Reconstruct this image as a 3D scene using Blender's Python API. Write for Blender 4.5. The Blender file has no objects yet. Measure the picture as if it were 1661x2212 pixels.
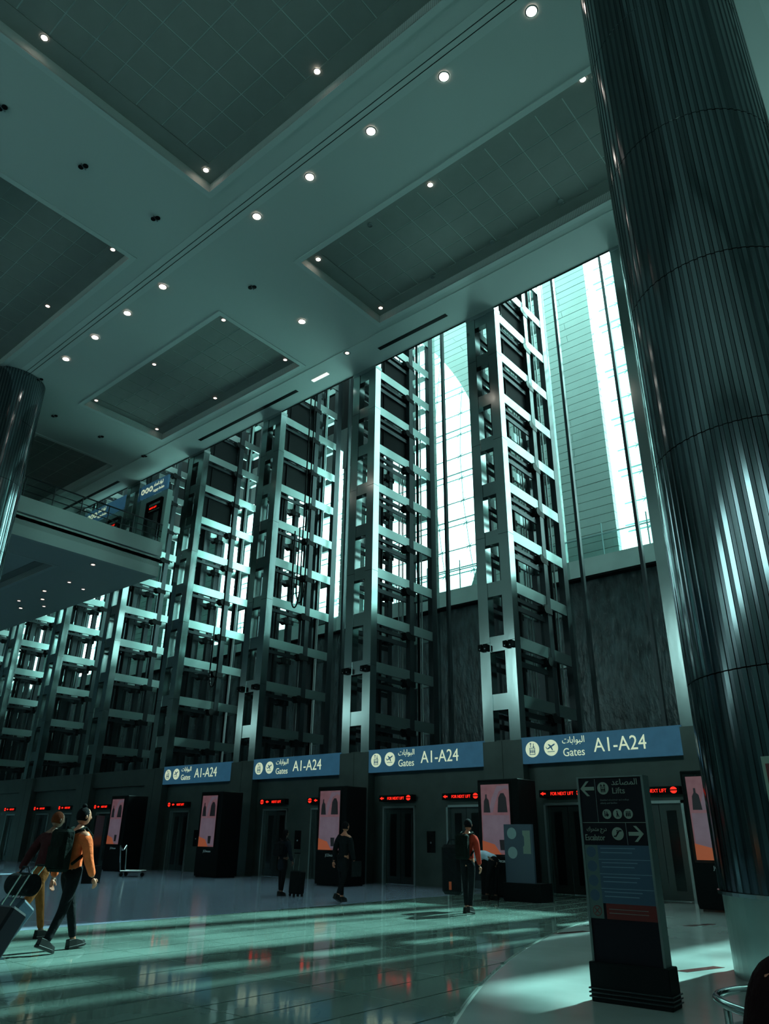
import bpy, bmesh, math, random
from mathutils import Vector, Matrix
random.seed(7)
SC = bpy.context.scene
COL = SC.collection
# ------------------------------------------------------------------ camera
R_ = math.radians
yaw, pitch, roll = R_(-40.375), R_(24.017), R_(0.687)
FPX = 1576.6
fwd = Vector((math.sin(yaw)*math.cos(pitch), math.cos(yaw)*math.cos(pitch), math.sin(pitch)))
rgt = Vector((math.cos(yaw), -math.sin(yaw), 0)); upv = rgt.cross(fwd)
r2 = math.cos(roll)*rgt+math.sin(roll)*upv; u2 = -math.sin(roll)*rgt+math.cos(roll)*upv
cd = bpy.data.cameras.new('camera'); cam = bpy.data.objects.new('camera', cd); COL.objects.link(cam)
cd.sensor_fit = 'VERTICAL'; cd.sensor_height = 36; cd.lens = FPX*36/2212; cd.clip_end = 2000; cd.clip_start = .05
M = Matrix(((r2.x, u2.x, -fwd.x, 0), (r2.y, u2.y, -fwd.y, 0), (r2.z, u2.z, -fwd.z, 1.45), (0, 0, 0, 1)))
cam.matrix_world = M
SC.camera = cam
# ------------------------------------------------------------------ sky, sun, exposure
w = bpy.data.worlds.new('sky'); SC.world = w; w.use_nodes = True
bg = w.node_tree.nodes['Background']; bg.inputs[0].default_value = (.62, 1.0, .96, 1); bg.inputs[1].default_value = 3.2
sd = bpy.data.lights.new('sun', 'SUN'); sd.energy = 9.0; sd.angle = R_(1.2); sd.color = (.56, 1.0, .93)
sun = bpy.data.objects.new('sun', sd); COL.objects.link(sun)
SUN_AZ, SUN_EL = R_(6.5), R_(44.0)
sdir = Vector((math.sin(SUN_AZ)*math.cos(SUN_EL), math.cos(SUN_AZ)*math.cos(SUN_EL), math.sin(SUN_EL)))
sun.rotation_euler = sdir.to_track_quat('Z', 'Y').to_euler(); sun.location = (0, 60, 60)
vs = SC.view_settings
SC.display_settings.display_device = 'sRGB'
vs.view_transform = 'Standard'; vs.look = 'None'; vs.gamma = 1; vs.use_curve_mapping = False; vs.exposure = 0.85
SC.cycles.max_bounces = 8; SC.cycles.diffuse_bounces = 4; SC.cycles.glossy_bounces = 5; SC.cycles.transmission_bounces = 6
SC.cycles.transparent_max_bounces = 8; SC.cycles.caustics_reflective = False; SC.cycles.caustics_refractive = False
SC.cycles.sample_clamp_indirect = 4; SC.cycles.use_denoising = True
H = 21.35      # upper ceiling
D = 21.0       # lift front plane
# ------------------------------------------------------------------ materials
MT = {}
def mat(name, col, rough=.5, metal=0, emit=None, es=1, var=0, vs_=6, bump=0, bs=20, spec=.5, stretch=None, coat=0):
    m = bpy.data.materials.new(name); m.use_nodes = True; nt = m.node_tree; b = nt.nodes['Principled BSDF']
    b.inputs['Base Color'].default_value = (*col, 1); b.inputs['Roughness'].default_value = rough
    b.inputs['Metallic'].default_value = metal; b.inputs['Specular IOR Level'].default_value = spec
    if coat: b.inputs['Coat Weight'].default_value = coat; b.inputs['Coat Roughness'].default_value = .04
    if emit: b.inputs['Emission Color'].default_value = (*emit, 1); b.inputs['Emission Strength'].default_value = es
    if var or bump:
        tc = nt.nodes.new('ShaderNodeTexCoord'); mp = nt.nodes.new('ShaderNodeMapping')
        nt.links.new(tc.outputs['Object'], mp.inputs[0])
        if stretch: mp.inputs['Scale'].default_value = stretch
    if var:
        n = nt.nodes.new('ShaderNodeTexNoise'); n.inputs['Scale'].default_value = vs_; n.inputs['Detail'].default_value = 6
        nt.links.new(mp.outputs[0], n.inputs['Vector'])
        rp = nt.nodes.new('ShaderNodeValToRGB'); rp.color_ramp.elements[0].position = .32; rp.color_ramp.elements[1].position = .68
        rp.color_ramp.elements[0].color = (*[c*(1-var) for c in col], 1); rp.color_ramp.elements[1].color = (*[min(1, c*(1+var)) for c in col], 1)
        nt.links.new(n.outputs[0], rp.inputs[0]); nt.links.new(rp.outputs[0], b.inputs['Base Color'])
    if bump:
        n2 = nt.nodes.new('ShaderNodeTexNoise'); n2.inputs['Scale'].default_value = bs; n2.inputs['Detail'].default_value = 4
        nt.links.new(mp.outputs[0], n2.inputs['Vector'])
        bp = nt.nodes.new('ShaderNodeBump'); bp.inputs['Strength'].default_value = bump; bp.inputs['Distance'].default_value = .05
        nt.links.new(n2.outputs[0], bp.inputs['Height']); nt.links.new(bp.outputs[0], b.inputs['Normal'])
    MT[name] = m; return m
def perforated(name, col, scale):
    m = mat(name, col, .55); nt = m.node_tree; b = nt.nodes['Principled BSDF']
    tc = nt.nodes.new('ShaderNodeTexCoord'); vo = nt.nodes.new('ShaderNodeTexVoronoi'); vo.inputs['Scale'].default_value = scale
    vo.inputs['Randomness'].default_value = 0
    nt.links.new(tc.outputs['Object'], vo.inputs['Vector'])
    rp = nt.nodes.new('ShaderNodeValToRGB'); rp.color_ramp.elements[0].position = .30; rp.color_ramp.elements[1].position = .36
    rp.color_ramp.elements[0].color = (*[c*.35 for c in col], 1); rp.color_ramp.elements[1].color = (*col, 1)
    nt.links.new(vo.outputs['Distance'], rp.inputs[0]); nt.links.new(rp.outputs[0], b.inputs['Base Color'])
    return m
perforated('ceil_perf', (.40, .47, .45), 16)
mat('ceil_plain', (.44, .52, .50), .5)
mat('ceil_tile', (.20, .225, .21), .6, var=.05, vs_=1.5)
mat('ceil_joint', (.42, .50, .48), .6)
mat('black', (.005, .007, .008), .6, spec=.08)
mat('black_gloss', (.008, .010, .011), .12)
mat('dark_metal', (.035, .045, .05), .35, .6)
mat('steel', (.40, .475, .475), .16, 1.0, bump=.10, bs=1.1, stretch=(1, 1, .35))
mat('steel_mirror', (.56, .63, .63), .06, 1.0, bump=.10, bs=.9, stretch=(1, 1, .3))
mat('steel_beam', (.34, .43, .42), .34, 1.0, bump=.08, bs=1.5)
mat('steel_rough', (.36, .43, .43), .32, .9, bump=.05, bs=4)
mat('wall_teal', (.31, .45, .42), .5, var=.06, vs_=.8)
mat('ledge', (.42, .54, .52), .28, .3, var=.1, vs_=.7)
mat('water_stone', (.048, .068, .074), .22, 0, var=.5, vs_=3.5, bump=1.0, bs=7, stretch=(1, 1, .35))
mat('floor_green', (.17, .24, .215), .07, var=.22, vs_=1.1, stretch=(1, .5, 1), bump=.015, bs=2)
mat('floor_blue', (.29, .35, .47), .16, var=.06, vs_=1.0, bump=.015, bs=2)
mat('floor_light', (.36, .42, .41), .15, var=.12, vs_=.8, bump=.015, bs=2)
mat('floor_joint', (.55, .62, .60), .3)
mat('inlay', (.10, .03, .03), .2)
mat('wall_dark', (.065, .085, .08), .3, .3, var=.15, vs_=1.5)
mat('wall_hall', (.20, .27, .26), .55, var=.1, vs_=1)
mat('door_dark', (.10, .12, .12), .25, .8)
mat('sign_blue', (.035, .11, .18), .45, emit=(.03, .115, .20), es=.22, var=.12, vs_=3)
mat('sign_cream', (.72, .78, .58), .4, emit=(.62, .70, .48), es=.40)
mat('led_red', (.4, .01, .005), .4, emit=(1, .018, .008), es=.95)
mat('lamp_on', (.9, .85, .8), .4, emit=(1, .80, .68), es=14)
mat('lamp_dim', (.8, .75, .7), .4, emit=(1, .72, .6), es=2.0)
mat('lamp_ring', (.22, .25, .25), .3, .8)
mat('cornice_lamp', (.7, .75, .7), .4, emit=(.8, .85, .8), es=.6)
mat('pink_led', (.5, .1, .3), .4, emit=(1, .3, .6), es=4)
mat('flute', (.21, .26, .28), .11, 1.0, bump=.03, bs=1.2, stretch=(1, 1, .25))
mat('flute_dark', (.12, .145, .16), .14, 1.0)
mat('drum', (.30, .36, .35), .3, .85, var=.1, vs_=2)
mat('totem_black', (.006, .006, .010), .5, spec=.12)
mat('totem_edge', (.16, .2, .2), .3, .6)
mat('totem_blue', (.025, .055, .095), .35)
mat('totem_teal', (.05, .085, .08), .4)
mat('totem_red', (.10, .008, .008), .35)
mat('totem_text', (.20, .245, .21), .6, spec=.2)
mat('rule', (.10, .17, .22), .5)
mat('poster_pink', (.30, .13, .15), .4, emit=(.42, .16, .20), es=.10, var=.25, vs_=2.5)
mat('poster_mauve', (.24, .16, .20), .4, emit=(.36, .22, .30), es=.10, var=.2, vs_=2)
mat('poster_orange', (.5, .12, .05), .4, emit=(.6, .12, .05), es=.15)
mat('poster_dark', (.05, .03, .04), .4)
mat('white', (.75, .8, .8), .5)
mat('stand_blue', (.05, .075, .11), .4)
mat('stand_disc', (.25, .33, .34), .4)
mat('skin', (.50, .17, .10), .55)
mat('skin_dark', (.16, .07, .045), .55)
mat('hair', (.006, .005, .007), .9, spec=.1, bump=.3, bs=60)
mat('hair_brown', (.10, .022, .008), .9, spec=.1, bump=.3, bs=60)
def cloth(n, c): mat(n, c, .95, spec=.12, var=.18, vs_=9, bump=.5, bs=14)
cloth('c_orange', (.86, .15, .05)); cloth('c_mustard', (.20, .065, .018)); cloth('c_maroon', (.035, .008, .010))
cloth('c_black', (.008, .009, .011)); cloth('c_navy', (.012, .016, .022)); cloth('c_red', (.42, .035, .02)); cloth('c_shirt', (.55, .66, .80))
cloth('c_darkred', (.012, .004, .005)); cloth('bag_green', (.004, .007, .006))
mat('shoe', (.006, .007, .007), .5, spec=.25); mat('lace', (.4, .45, .45), .5); mat('case_blue', (.02, .045, .075), .5, bump=.2, bs=5)
mat('chrome', (.5, .55, .55), .15, 1); mat('orange_tag', (.7, .08, .02), .5, emit=(.8, .08, .02), es=.0)
m = bpy.data.materials.new('diffusing_glass'); m.use_nodes = True; nt = m.node_tree; nt.nodes.clear(); MT['diffusing_glass'] = m  # diffusing pane, added to hold direct sun off the floor
o_ = nt.nodes.new('ShaderNodeOutputMaterial'); t_ = nt.nodes.new('ShaderNodeBsdfTranslucent'); t_.inputs[0].default_value = (.80, .92, .90, 1)
nt.links.new(t_.outputs[0], o_.inputs[0])
m = bpy.data.materials.new('clear_glass'); m.use_nodes = True; nt = m.node_tree; nt.nodes.clear(); MT['clear_glass'] = m
o_ = nt.nodes.new('ShaderNodeOutputMaterial'); t_ = nt.nodes.new('ShaderNodeBsdfTransparent'); t_.inputs[0].default_value = (.88, .95, .94, 1)
g_ = nt.nodes.new('ShaderNodeBsdfGlossy'); g_.inputs['Roughness'].default_value = .02
x_ = nt.nodes.new('ShaderNodeMixShader'); x_.inputs[0].default_value = .06
nt.links.new(t_.outputs[0], x_.inputs[1]); nt.links.new(g_.outputs[0], x_.inputs[2]); nt.links.new(x_.outputs[0], o_.inputs[0])
# ------------------------------------------------------------------ helpers
def tag(o, label=None, cat=None, group=None, kind=None):
    if label: o['label'] = label
    if cat: o['category'] = cat
    if group: o['group'] = group
    if kind: o['kind'] = kind
    return o
def empty(name, loc=(0, 0, 0), rz=0, label=None, cat=None, group=None):
    o = bpy.data.objects.new(name, None); COL.objects.link(o); o.location = loc; o.rotation_euler = (0, 0, rz); o.empty_display_size = .1
    return tag(o, label, cat, group)
class MB:
    def __init__(s): s.v = []; s.f = []; s.mi = []; s.cur = 0
    def add(s, vs_, fs):
        n = len(s.v); s.v += [tuple(p) for p in vs_]; s.f += [[i+n for i in f] for f in fs]; s.mi += [s.cur]*len(fs); return s
    def box(s, x0, x1, y0, y1, z0, z1):
        v = [(x, y, z) for z in (z0, z1) for y in (y0, y1) for x in (x0, x1)]
        return s.add(v, [(0, 2, 3, 1), (4, 5, 7, 6), (0, 1, 5, 4), (2, 6, 7, 3), (0, 4, 6, 2), (1, 3, 7, 5)])
    def prism(s, pts, a0, a1, ax='y'):
        """pts 2D polygon; extruded between a0 and a1 along axis"""
        n = len(pts)
        def P(p, a): return (p[0], a, p[1]) if ax == 'y' else ((p[0], p[1], a) if ax == 'z' else (a, p[0], p[1]))
        v = [P(p, a0) for p in pts]+[P(p, a1) for p in pts]
        return s.add(v, [list(range(n)), list(range(2*n-1, n-1, -1))]+[(i, i+n, (i+1) % n+n, (i+1) % n) for i in range(n)])
    def cyl(s, p0, p1, r0, r1=None, n=12, cap=True):
        r1 = r0 if r1 is None else r1
        p0 = Vector(p0); p1 = Vector(p1); d = (p1-p0).normalized(); a = d.orthogonal().normalized(); b = d.cross(a)
        v = []
        for p, r in ((p0, r0), (p1, r1)):
            for i in range(n):
                t = 2*math.pi*i/n; v.append(p+a*r*math.cos(t)+b*r*math.sin(t))
        f = [(i, (i+1) % n, (i+1) % n+n, i+n) for i in range(n)]
        if cap: f += [list(range(n-1, -1, -1)), list(range(n, 2*n))]
        return s.add(v, f)
    def tube(s, pts, r, n=8, joints=False):
        for a, b in zip(pts, pts[1:]): s.cyl(a, b, r, n=n)
        if joints:
            for p in pts[1:-1]: s.ball(p, r*.995, nu=10, nv=8)
        return s
    def ball(s, c, rx, ry=None, rz=None, nu=10, nv=7):
        ry = rx if ry is None else ry; rz = rx if rz is None else rz; v = [(c[0], c[1], c[2]+rz)]
        for j in range(1, nv):
            ph = math.pi*j/nv
            for i in range(nu):
                th = 2*math.pi*i/nu; v.append((c[0]+rx*math.sin(ph)*math.cos(th), c[1]+ry*math.sin(ph)*math.sin(th), c[2]+rz*math.cos(ph)))
        v.append((c[0], c[1], c[2]-rz)); f = [(0, 1+i, 1+(i+1) % nu) for i in range(nu)]
        for j in range(nv-2):
            for i in range(nu): f.append((1+j*nu+i, 1+(j+1)*nu+i, 1+(j+1)*nu+(i+1) % nu, 1+j*nu+(i+1) % nu))
        L = len(v)-1; f += [(L, 1+(nv-2)*nu+(i+1) % nu, 1+(nv-2)*nu+i) for i in range(nu)]
        return s.add(v, f)
    def mesh(s, name, mats, smooth=False, bevel=0):
        me = bpy.data.meshes.new(name); me.from_pydata(s.v, [], s.f)
        for m_ in (mats if isinstance(mats, (list, tuple)) else [mats]): me.materials.append(MT[m_])
        me.polygons.foreach_set('material_index', s.mi)
        bm = bmesh.new(); bm.from_mesh(me)
        if bevel: bmesh.ops.bevel(bm, geom=bm.edges[:], offset=bevel, segments=1, affect='EDGES', clamp_overlap=True)
        bmesh.ops.recalc_face_normals(bm, faces=bm.faces); bm.to_mesh(me); bm.free()
        if smooth: me.polygons.foreach_set('use_smooth', [True]*len(me.polygons))
        return me
    def build(s, name, mats, parent=None, smooth=False, bevel=0, loc=None, rz=0):
        return link(name, s.mesh(name, mats, smooth, bevel), parent, loc, rz)
def link(name, me, parent=None, loc=None, rz=0):
    o = bpy.data.objects.new(name, me); COL.objects.link(o)
    if parent: o.parent = parent
    if loc: o.location = loc
    if rz: o.rotation_euler = (0, 0, rz)
    return o
def pipe(name, pts, r, m, parent):
    cu = bpy.data.curves.new(name, 'CURVE'); cu.dimensions = '3D'; cu.bevel_depth = r; cu.bevel_resolution = 4; cu.use_fill_caps = True
    sp = cu.splines.new('NURBS'); sp.points.add(len(pts)-1); sp.order_u = 3; sp.use_endpoint_u = True; sp.resolution_u = 6
    for q, p in zip(sp.points, pts): q.co = (*p, 1)
    to = bpy.data.objects.new(name, cu); COL.objects.link(to); me = bpy.data.meshes.new_from_object(to.evaluated_get(bpy.context.evaluated_depsgraph_get()))
    bpy.data.objects.remove(to); me.materials.clear(); me.materials.append(MT[m]); me.polygons.foreach_set('use_smooth', [True]*len(me.polygons))
    return link(name, me, parent)
def B(name, m, parent, *a, bevel=0): return MB().box(*a).build(name, m, parent, bevel=bevel)
_fontcache = {}
def text(name, s, size, m, parent, loc, ext=.004, align='LEFT', sx=1.0, rx=90):
    cu = bpy.data.curves.new(name, 'FONT'); cu.body = s; cu.size = size; cu.extrude = ext; cu.align_x = align; cu.resolution_u = 3
    to = bpy.data.objects.new(name, cu); COL.objects.link(to)
    dg = bpy.context.evaluated_depsgraph_get(); me = bpy.data.meshes.new_from_object(to.evaluated_get(dg))
    bpy.data.objects.remove(to); me.materials.clear(); me.materials.append(MT[m]); me.name = name
    o = link(name, me, parent, loc); o.rotation_euler = (R_(rx), 0, 0); o.scale = (sx, 1, 1); return o
AR_GATES = '\uFE95\uFE8E\uFE91\uFE8D\uFEEE\uFE92\uFEDF\uFE8D'
AR_LIFTS = '\uFEAA\uFECB\uFE8E\uFEBC\uFEE4\uFEDF\uFE8D'
AR_ESC = '\uFED9\uFEAE\uFEA4\uFE98\uFEE3 \uFE9D\uFEAD\uFEA9'
def copy_tree(o, parent=None):
    c = o.copy(); COL.objects.link(c)
    if parent: c.parent = parent
    for ch in list(o.children): copy_tree(ch, c)
    return c
def circ(cx, cz, r, n=24, sx=1): return [(cx+r*sx*math.cos(2*math.pi*i/n), cz+r*math.sin(2*math.pi*i/n)) for i in range(n)]
XL, XR, YB = -76.0, 16.0, -16.0      # hall limits
# ================================================================== STRUCTURE
# ---- floor
CX0, CY0, CR = 24.37, 21.07, 32.39
def arcx(y): return CX0-math.sqrt(max(0, CR*CR-(y-CY0)**2))
fl = MB()
fl.box(XL, XR, YB, 31.5, -.35, -.03)
floor = fl.build('floor', 'floor_joint'); tag(floor, kind='structure')
ys = [YB+i*(31.5-YB)/38 for i in range(39)]
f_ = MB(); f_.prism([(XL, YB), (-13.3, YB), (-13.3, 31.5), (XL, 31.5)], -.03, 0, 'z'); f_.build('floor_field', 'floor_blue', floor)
f_ = MB()
for q in range(96):
    a, b = YB+q*(31.5-YB)/96, YB+(q+1)*(31.5-YB)/96
    f_.prism([(arcx(a)+.03, a), (XR, a), (XR, b), (arcx(b)+.03, b)], -.03, 0, 'z')
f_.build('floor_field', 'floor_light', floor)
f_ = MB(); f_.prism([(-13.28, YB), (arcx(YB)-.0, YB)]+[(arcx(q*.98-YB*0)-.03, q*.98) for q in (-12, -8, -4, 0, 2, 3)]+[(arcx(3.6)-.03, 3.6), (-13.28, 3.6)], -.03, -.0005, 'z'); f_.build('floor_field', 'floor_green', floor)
# tiles of the green field, clipped on the curved edge
TW, TL = .62, 1.45
nx = 0; x = -13.28
while x < -3.6:
    y = 3.6
    k = 0
    while y < 21.0:
        y1 = min(y+TL, 21.0); x0, x1 = x+.012, x+TW-.012
        sy = [y+.006+(y1-y-.012)*q/8 for q in range(9)]; rb_ = [(min(x1, arcx(q)-.03), q) for q in sy]; rb_ = [p for p in rb_ if p[0] > x0+.012]
        if len(rb_) > 1:
            if rb_[0][0] >= x1-1e-6 and rb_[-1][0] >= x1-1e-6: rb_ = [rb_[0], rb_[-1]]
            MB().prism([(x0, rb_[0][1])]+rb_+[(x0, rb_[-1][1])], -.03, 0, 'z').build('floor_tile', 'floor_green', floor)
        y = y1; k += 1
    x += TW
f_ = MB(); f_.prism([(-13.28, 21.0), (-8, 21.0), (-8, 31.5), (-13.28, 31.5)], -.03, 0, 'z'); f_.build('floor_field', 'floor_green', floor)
for (px, py) in ((-6.72, 13.0), (-5.55, 15.9), (-3.75, 10.6)):
    MB().prism([(px-.22, py-.35), (px-.08, py-.35), (px+.14, py+.35), (px, py+.35)], 0, .004, 'z').build('inlay_marker', 'inlay', floor)
# ---- coffered upper ceiling
COF = [(-16.4, -4.2, -1.2, 9.93), (-16.4, -4.2, 14.22, 18.82), (-32.2, -21.25, 4.98, 9.93), (-32.2, -21.25, 14.22, 18.82), (-48.2, -37.1, 14.22, 18.82),
       (-48.2, -37.1, 4.98, 9.93), (-32.2, -21.25, -9, .2), (-.2, 12.0, -1.2, 9.93), (-.2, 12.0, 14.22, 18.82)]
def ceiling_slab(name, x0, x1, y0, y1, z, cof, th=.9):
    xs = sorted({x0, x1, *[c[0] for c in cof], *[c[1] for c in cof]}); yy = sorted({y0, y1, *[c[2] for c in cof], *[c[3] for c in cof]})
    mb = MB()
    for a, b in zip(xs, xs[1:]):
        for c, d in zip(yy, yy[1:]):
            cx_, cy_ = (a+b)/2, (c+d)/2
            hole = any(q[0] < cx_ < q[1] and q[2] < cy_ < q[3] for q in cof)
            mb.box(a, b, c, d, z+(.42 if hole else 0), z+th)
    o = mb.build(name, 'ceil_perf'); tag(o, kind='structure'); return o
ceiling = ceiling_slab('ceiling', XL, XR, YB, 21.0, H, COF)
TILE = .915
tile_me = MB().box(.018, TILE-.018, .018, TILE-.018, -.012, 0).mesh('coffer_tile', 'ceil_tile')
def coffer(par, q, z, tiles=True):
    x0, x1, y0, y1 = q
    fr = MB(); wd = .2
    for a in ((x0-wd, x1+wd, y0-wd, y0), (x0-wd, x1+wd, y1, y1+wd), (x0-wd, x0, y0, y1), (x1, x1+wd, y0, y1)): fr.box(*a, z-.03, z+.02)
    fr.build('coffer_trim', 'ceil_plain', par)
    nx_ = int((x1-x0-.5)/TILE); ny_ = int((y1-y0-.5)/TILE); mx = (x1-x0-nx_*TILE)/2; my = (y1-y0-ny_*TILE)/2
    bk = MB(); bk.box(x0, x1, y0, y1, z+.40, z+.42); bk.build('coffer_bed', 'ceil_joint', par)
    rim = MB()
    for a in ((x0, x1, y0, y0+my), (x0, x1, y1-my, y1), (x0, x0+mx, y0+my, y1-my), (x1-mx, x1, y0+my, y1-my)): rim.box(*a, z+.36, z+.40)
    rim.build('coffer_rim', 'ceil_tile', par)
    if not tiles: return
    for i in range(nx_):
        for j in range(ny_): link('ceiling_tile', tile_me, par, (x0+mx+i*TILE, y0+my+j*TILE, z+.40))
for i, q in enumerate(COF): coffer(ceiling, q, H, i < 5)
for y0, y1 in ((10.97, 10.99), (11.16, 11.18)): B('ceiling_joint', 'black', ceiling, XL, XR, y0, y1, H-.006, H+.002)
B('ceiling_band', 'ceil_plain', ceiling, XL, XR, 10.72, 10.965, H-.012, H+.002); B('ceiling_band', 'ceil_plain', ceiling, XL, XR, 11.0, 11.15, H-.012, H+.002); B('ceiling_band', 'ceil_plain', ceiling, XL, XR, 11.185, 11.42, H-.012, H+.002)
B('ceiling_edge', 'ceil_plain', ceiling, XL, XR, 19.3, 21.02, H-.02, H+.001)
B('ceiling_edge', 'black', ceiling, XL, XR, 21.0, 21.05, H-.05, H+.85)
for a, b in ((-30.62, -22.85), (-17.6, -13.9), (-46.5, -38.7)): B('ceiling_slot', 'black', ceiling, a, b, 20.08, 20.28, H-.026, H-.015)
# ---- lower ceiling, bridge slab and its fascia on the left
XF = -34.2
COF2 = [(-47.5, -37.0, 8.2, 16.5), (-64, -51, 8.2, 16.5)]
low = ceiling_slab('ceiling_lower', XL, XF, YB, 21.0, 14.4, COF2, 1.0)
for q in COF2: coffer(low, q, 14.4, False)
bridge = MB().box(XL, XF-.25, YB, 20.95, 15.4, 16.28).build('floor_upper', 'wall_hall'); tag(bridge, kind='structure')
B('fascia_board', 'ceil_plain', bridge, XF-.25, XF+.10, YB, 21.0, 15.55, 16.36); B('fascia_board', 'ceil_plain', bridge, XF-.25, XF, YB, 21.0, 15.22, 15.50)
B('fascia_board', 'ceil_plain', low, XF-.2, XF+.06, YB, 21.0, 14.36, 14.92)
B('fascia_joint', 'ceil_tile', bridge, XF-.25, XF-.06, YB, 21.0, 14.92, 15.22)
# ---- outer walls
def wall(name, *a, m='wall_hall'):
    o = MB().box(*a).build(name, m); tag(o, kind='structure'); return o
wb = MB(); wb.box(XL, XR, YB-.4, YB, 0, 12.5); wb.box(XL, XR, YB-.4, YB, 17.5, H+.9)
for k in range(13): wb.box(XL+k*7.6, XL+k*7.6+4.4, YB-.4, YB, 12.5, 17.5)  # gaps in this unseen wall are added to let sky light in
o = wb.build('wall_back', 'wall_hall'); tag(o, kind='structure')
wall('wall_left', XL-.4, XL, YB-.4, 31.5, 0, 31.5); wall('wall_right', XR, XR+.4, YB-.4, 31.5, 0, 31.5)
# ---- far wall of the atrium: waterfall wall, ledge, panelled teal wall with windows
FY = 30.0
wf = MB()
for k in range(-2, 9): wf.box(-9.05-k*6.3+.03-6.3, -9.05-k*6.3-.03, FY-.1, FY+.6, 0, 12.25)
wf.box(XL, -62, FY, FY+.6, 0, 12.25)
wfo = wf.build('wall_waterfall', 'water_stone'); tag(wfo, kind='structure')
B('wall_joint', 'black', wfo, XL, XR, FY+.05, FY+.5, 0, 12.2)
led = MB(); led.box(XL, XR, FY-.5, FY+.6, 12.25, 12.62)
o = led.build('trim_1', 'ledge'); tag(o, kind='structure'); B('ledge_cap', 'ledge', o, XL, XR, FY-.42, FY+.6, 12.65, 13.1); B('ledge_joint', 'black', o, XL, XR, FY-.38, FY+.3, 12.62, 12.65)
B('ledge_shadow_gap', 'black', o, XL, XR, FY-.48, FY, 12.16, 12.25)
def arcR(c, a, z): return c-a*(z-19.2)**2
ZT = 31.5
far = MB().box(XL, XR, FY+.5, FY+.6, ZT-.4, ZT).build('wall_far', 'wall_teal'); tag(far, kind='structure')
def segs(z):
    wa = arcR(-31.9, .042, z); wc = arcR(-18.3, .038, z)
    wins = [(-75.9, -70), (-61, -53), (-47, -43.2), (-41, wa), (-31.0, -29.0), (-27.0, wc), (-11.7, -9.9), (-9.2, -4.6), ((-2.5, 3.0) if z < 22.4 else (2.9, 3.0))]  # piers and openings behind the column are unseen, added to shape floor sun patches
    return wins
CH = .42; z = 13.1; row = 0
pf = MB()
while z < ZT-.1:
    z1 = min(z+CH, ZT); w0, w1 = segs(z), segs(z1)
    sol = [(XL, XL, w0[0][0], w1[0][0])]
    for k in range(len(w0)-1): sol.append((w0[k][1], w1[k][1], w0[k+1][0], w1[k+1][0]))
    sol.append((w0[-1][1], w1[-1][1], XR, XR))
    for (a0, a1, b0, b1) in sol:
        if b0-a0 < .02 or b1-a1 < .02: continue
        vis = -20.5 < b0 < -9 or -32 < b0 < -26
        if not vis:
            pf.prism([(a0, z+.012), (b0, z+.012), (b1, z1-.012), (a1, z1-.012)], FY, FY+.35); continue
        step = 3.2
        n = max(1, round((b0-a0)/step))
        off = .5 if row % 2 and vis and n > 1 else 0
        cuts = [0]+[(i+off)/n for i in range(1 if not off else 0, n)]+[1]
        cuts = sorted(set(cuts))
        for c0, c1 in zip(cuts, cuts[1:]):
            p = [(a0+(b0-a0)*c0+.008, z+.012), (a0+(b0-a0)*c1-.008, z+.012), (a1+(b1-a1)*c1-.008, z1-.012), (a1+(b1-a1)*c0+.008, z1-.012)]
            y0 = FY+random.uniform(0, .008)
            MB().prism(p, y0, FY+.35).build('wall_panel', 'wall_teal', far)
        MB().prism([(a0+.02, z), (b0-.02, z), (b1-.02, z1), (a1+.02, z1)], FY+.03, FY+.33).build('wall_core', 'dark_metal', far) if False else None
    z = z1; row += 1
pf.build('panel_courses', 'wall_teal', far)['kind'] = 'stuff'
# solid backing behind the panel joints
bkm = MB()
zz = [13.1+i*1.0 for i in range(19)]
for z0, z1 in zip(zz, zz[1:]):
    w0, w1 = segs(z0), segs(z1); e = [(XL, XL)]+[(w0[k][1], w1[k][1]) for k in range(len(w0))]; g = [(w0[k][0], w1[k][0]) for k in range(len(w0))]+[(XR, XR)]
    for (a0, a1), (b0, b1) in zip(e, g):
        if b0-a0 > .2 and b1-a1 > .2: bkm.prism([(a0+.12, z0), (b0-.12, z0), (b1-.12, z1), (a1+.12, z1)], FY+.1, FY+.3)
bkm.build('wall_backing', 'dark_metal', far)
# glazing with cable grid behind each opening
def glazing(n, x0, x1, pane, arc=None, dz=1.45, dx=1.9):
    root = empty('window_%d' % n, (0, 0, 0)); tag(root, kind='structure')
    if pane == 'diffusing_glass': MB().box(x0-.3, x1+.3, FY+2.2, FY+2.22, 12.6, ZT).build('pane', 'diffusing_glass', root)
    else: MB().box(x0-.3, x1+.3, FY+2.2, FY+2.22, 12.6, ZT).build('pane', 'clear_glass', root)
    g = MB(); z = 13.4; k = 0
    while z < ZT:
        g.box(x0-.2, x1+.2, FY+1.9, FY+1.93, z-.035, z+.035)
        if k % 2: g.box(x0-.2, x1+.2, FY+1.6, FY+1.65, z+.16, z+.24)
        z += dz; k += 1
    g.build('cable', 'glaz', root)
    v = MB(); x = x0+.9; sp = MB()
    while x < x1:
        pts = [(x+.9*math.sin((zq-13)/18*math.pi)*(-1 if arc else 0), FY+1.9, zq) for zq in (13, 16, 19, 22, 25, 28, 31.4)]
        v.tube(pts, .032, 5)
        zq = 13.4
        while zq < ZT:
            xx = x+.9*math.sin((zq-13)/18*math.pi)*(-1 if arc else 0)
            for s in (-1, 1): sp.cyl((xx-.2*s, FY+1.88, zq-.14), (xx+.2*s, FY+1.88, zq+.14), .026, n=4)
            zq += dz
        x += dx
    v.build('mullion_cable', 'glaz', root); sp.build('spider_fittings', 'glaz', root)['kind'] = 'stuff'
    return root
mat('glaz', (.25, .42, .42), .4, .3)
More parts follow.
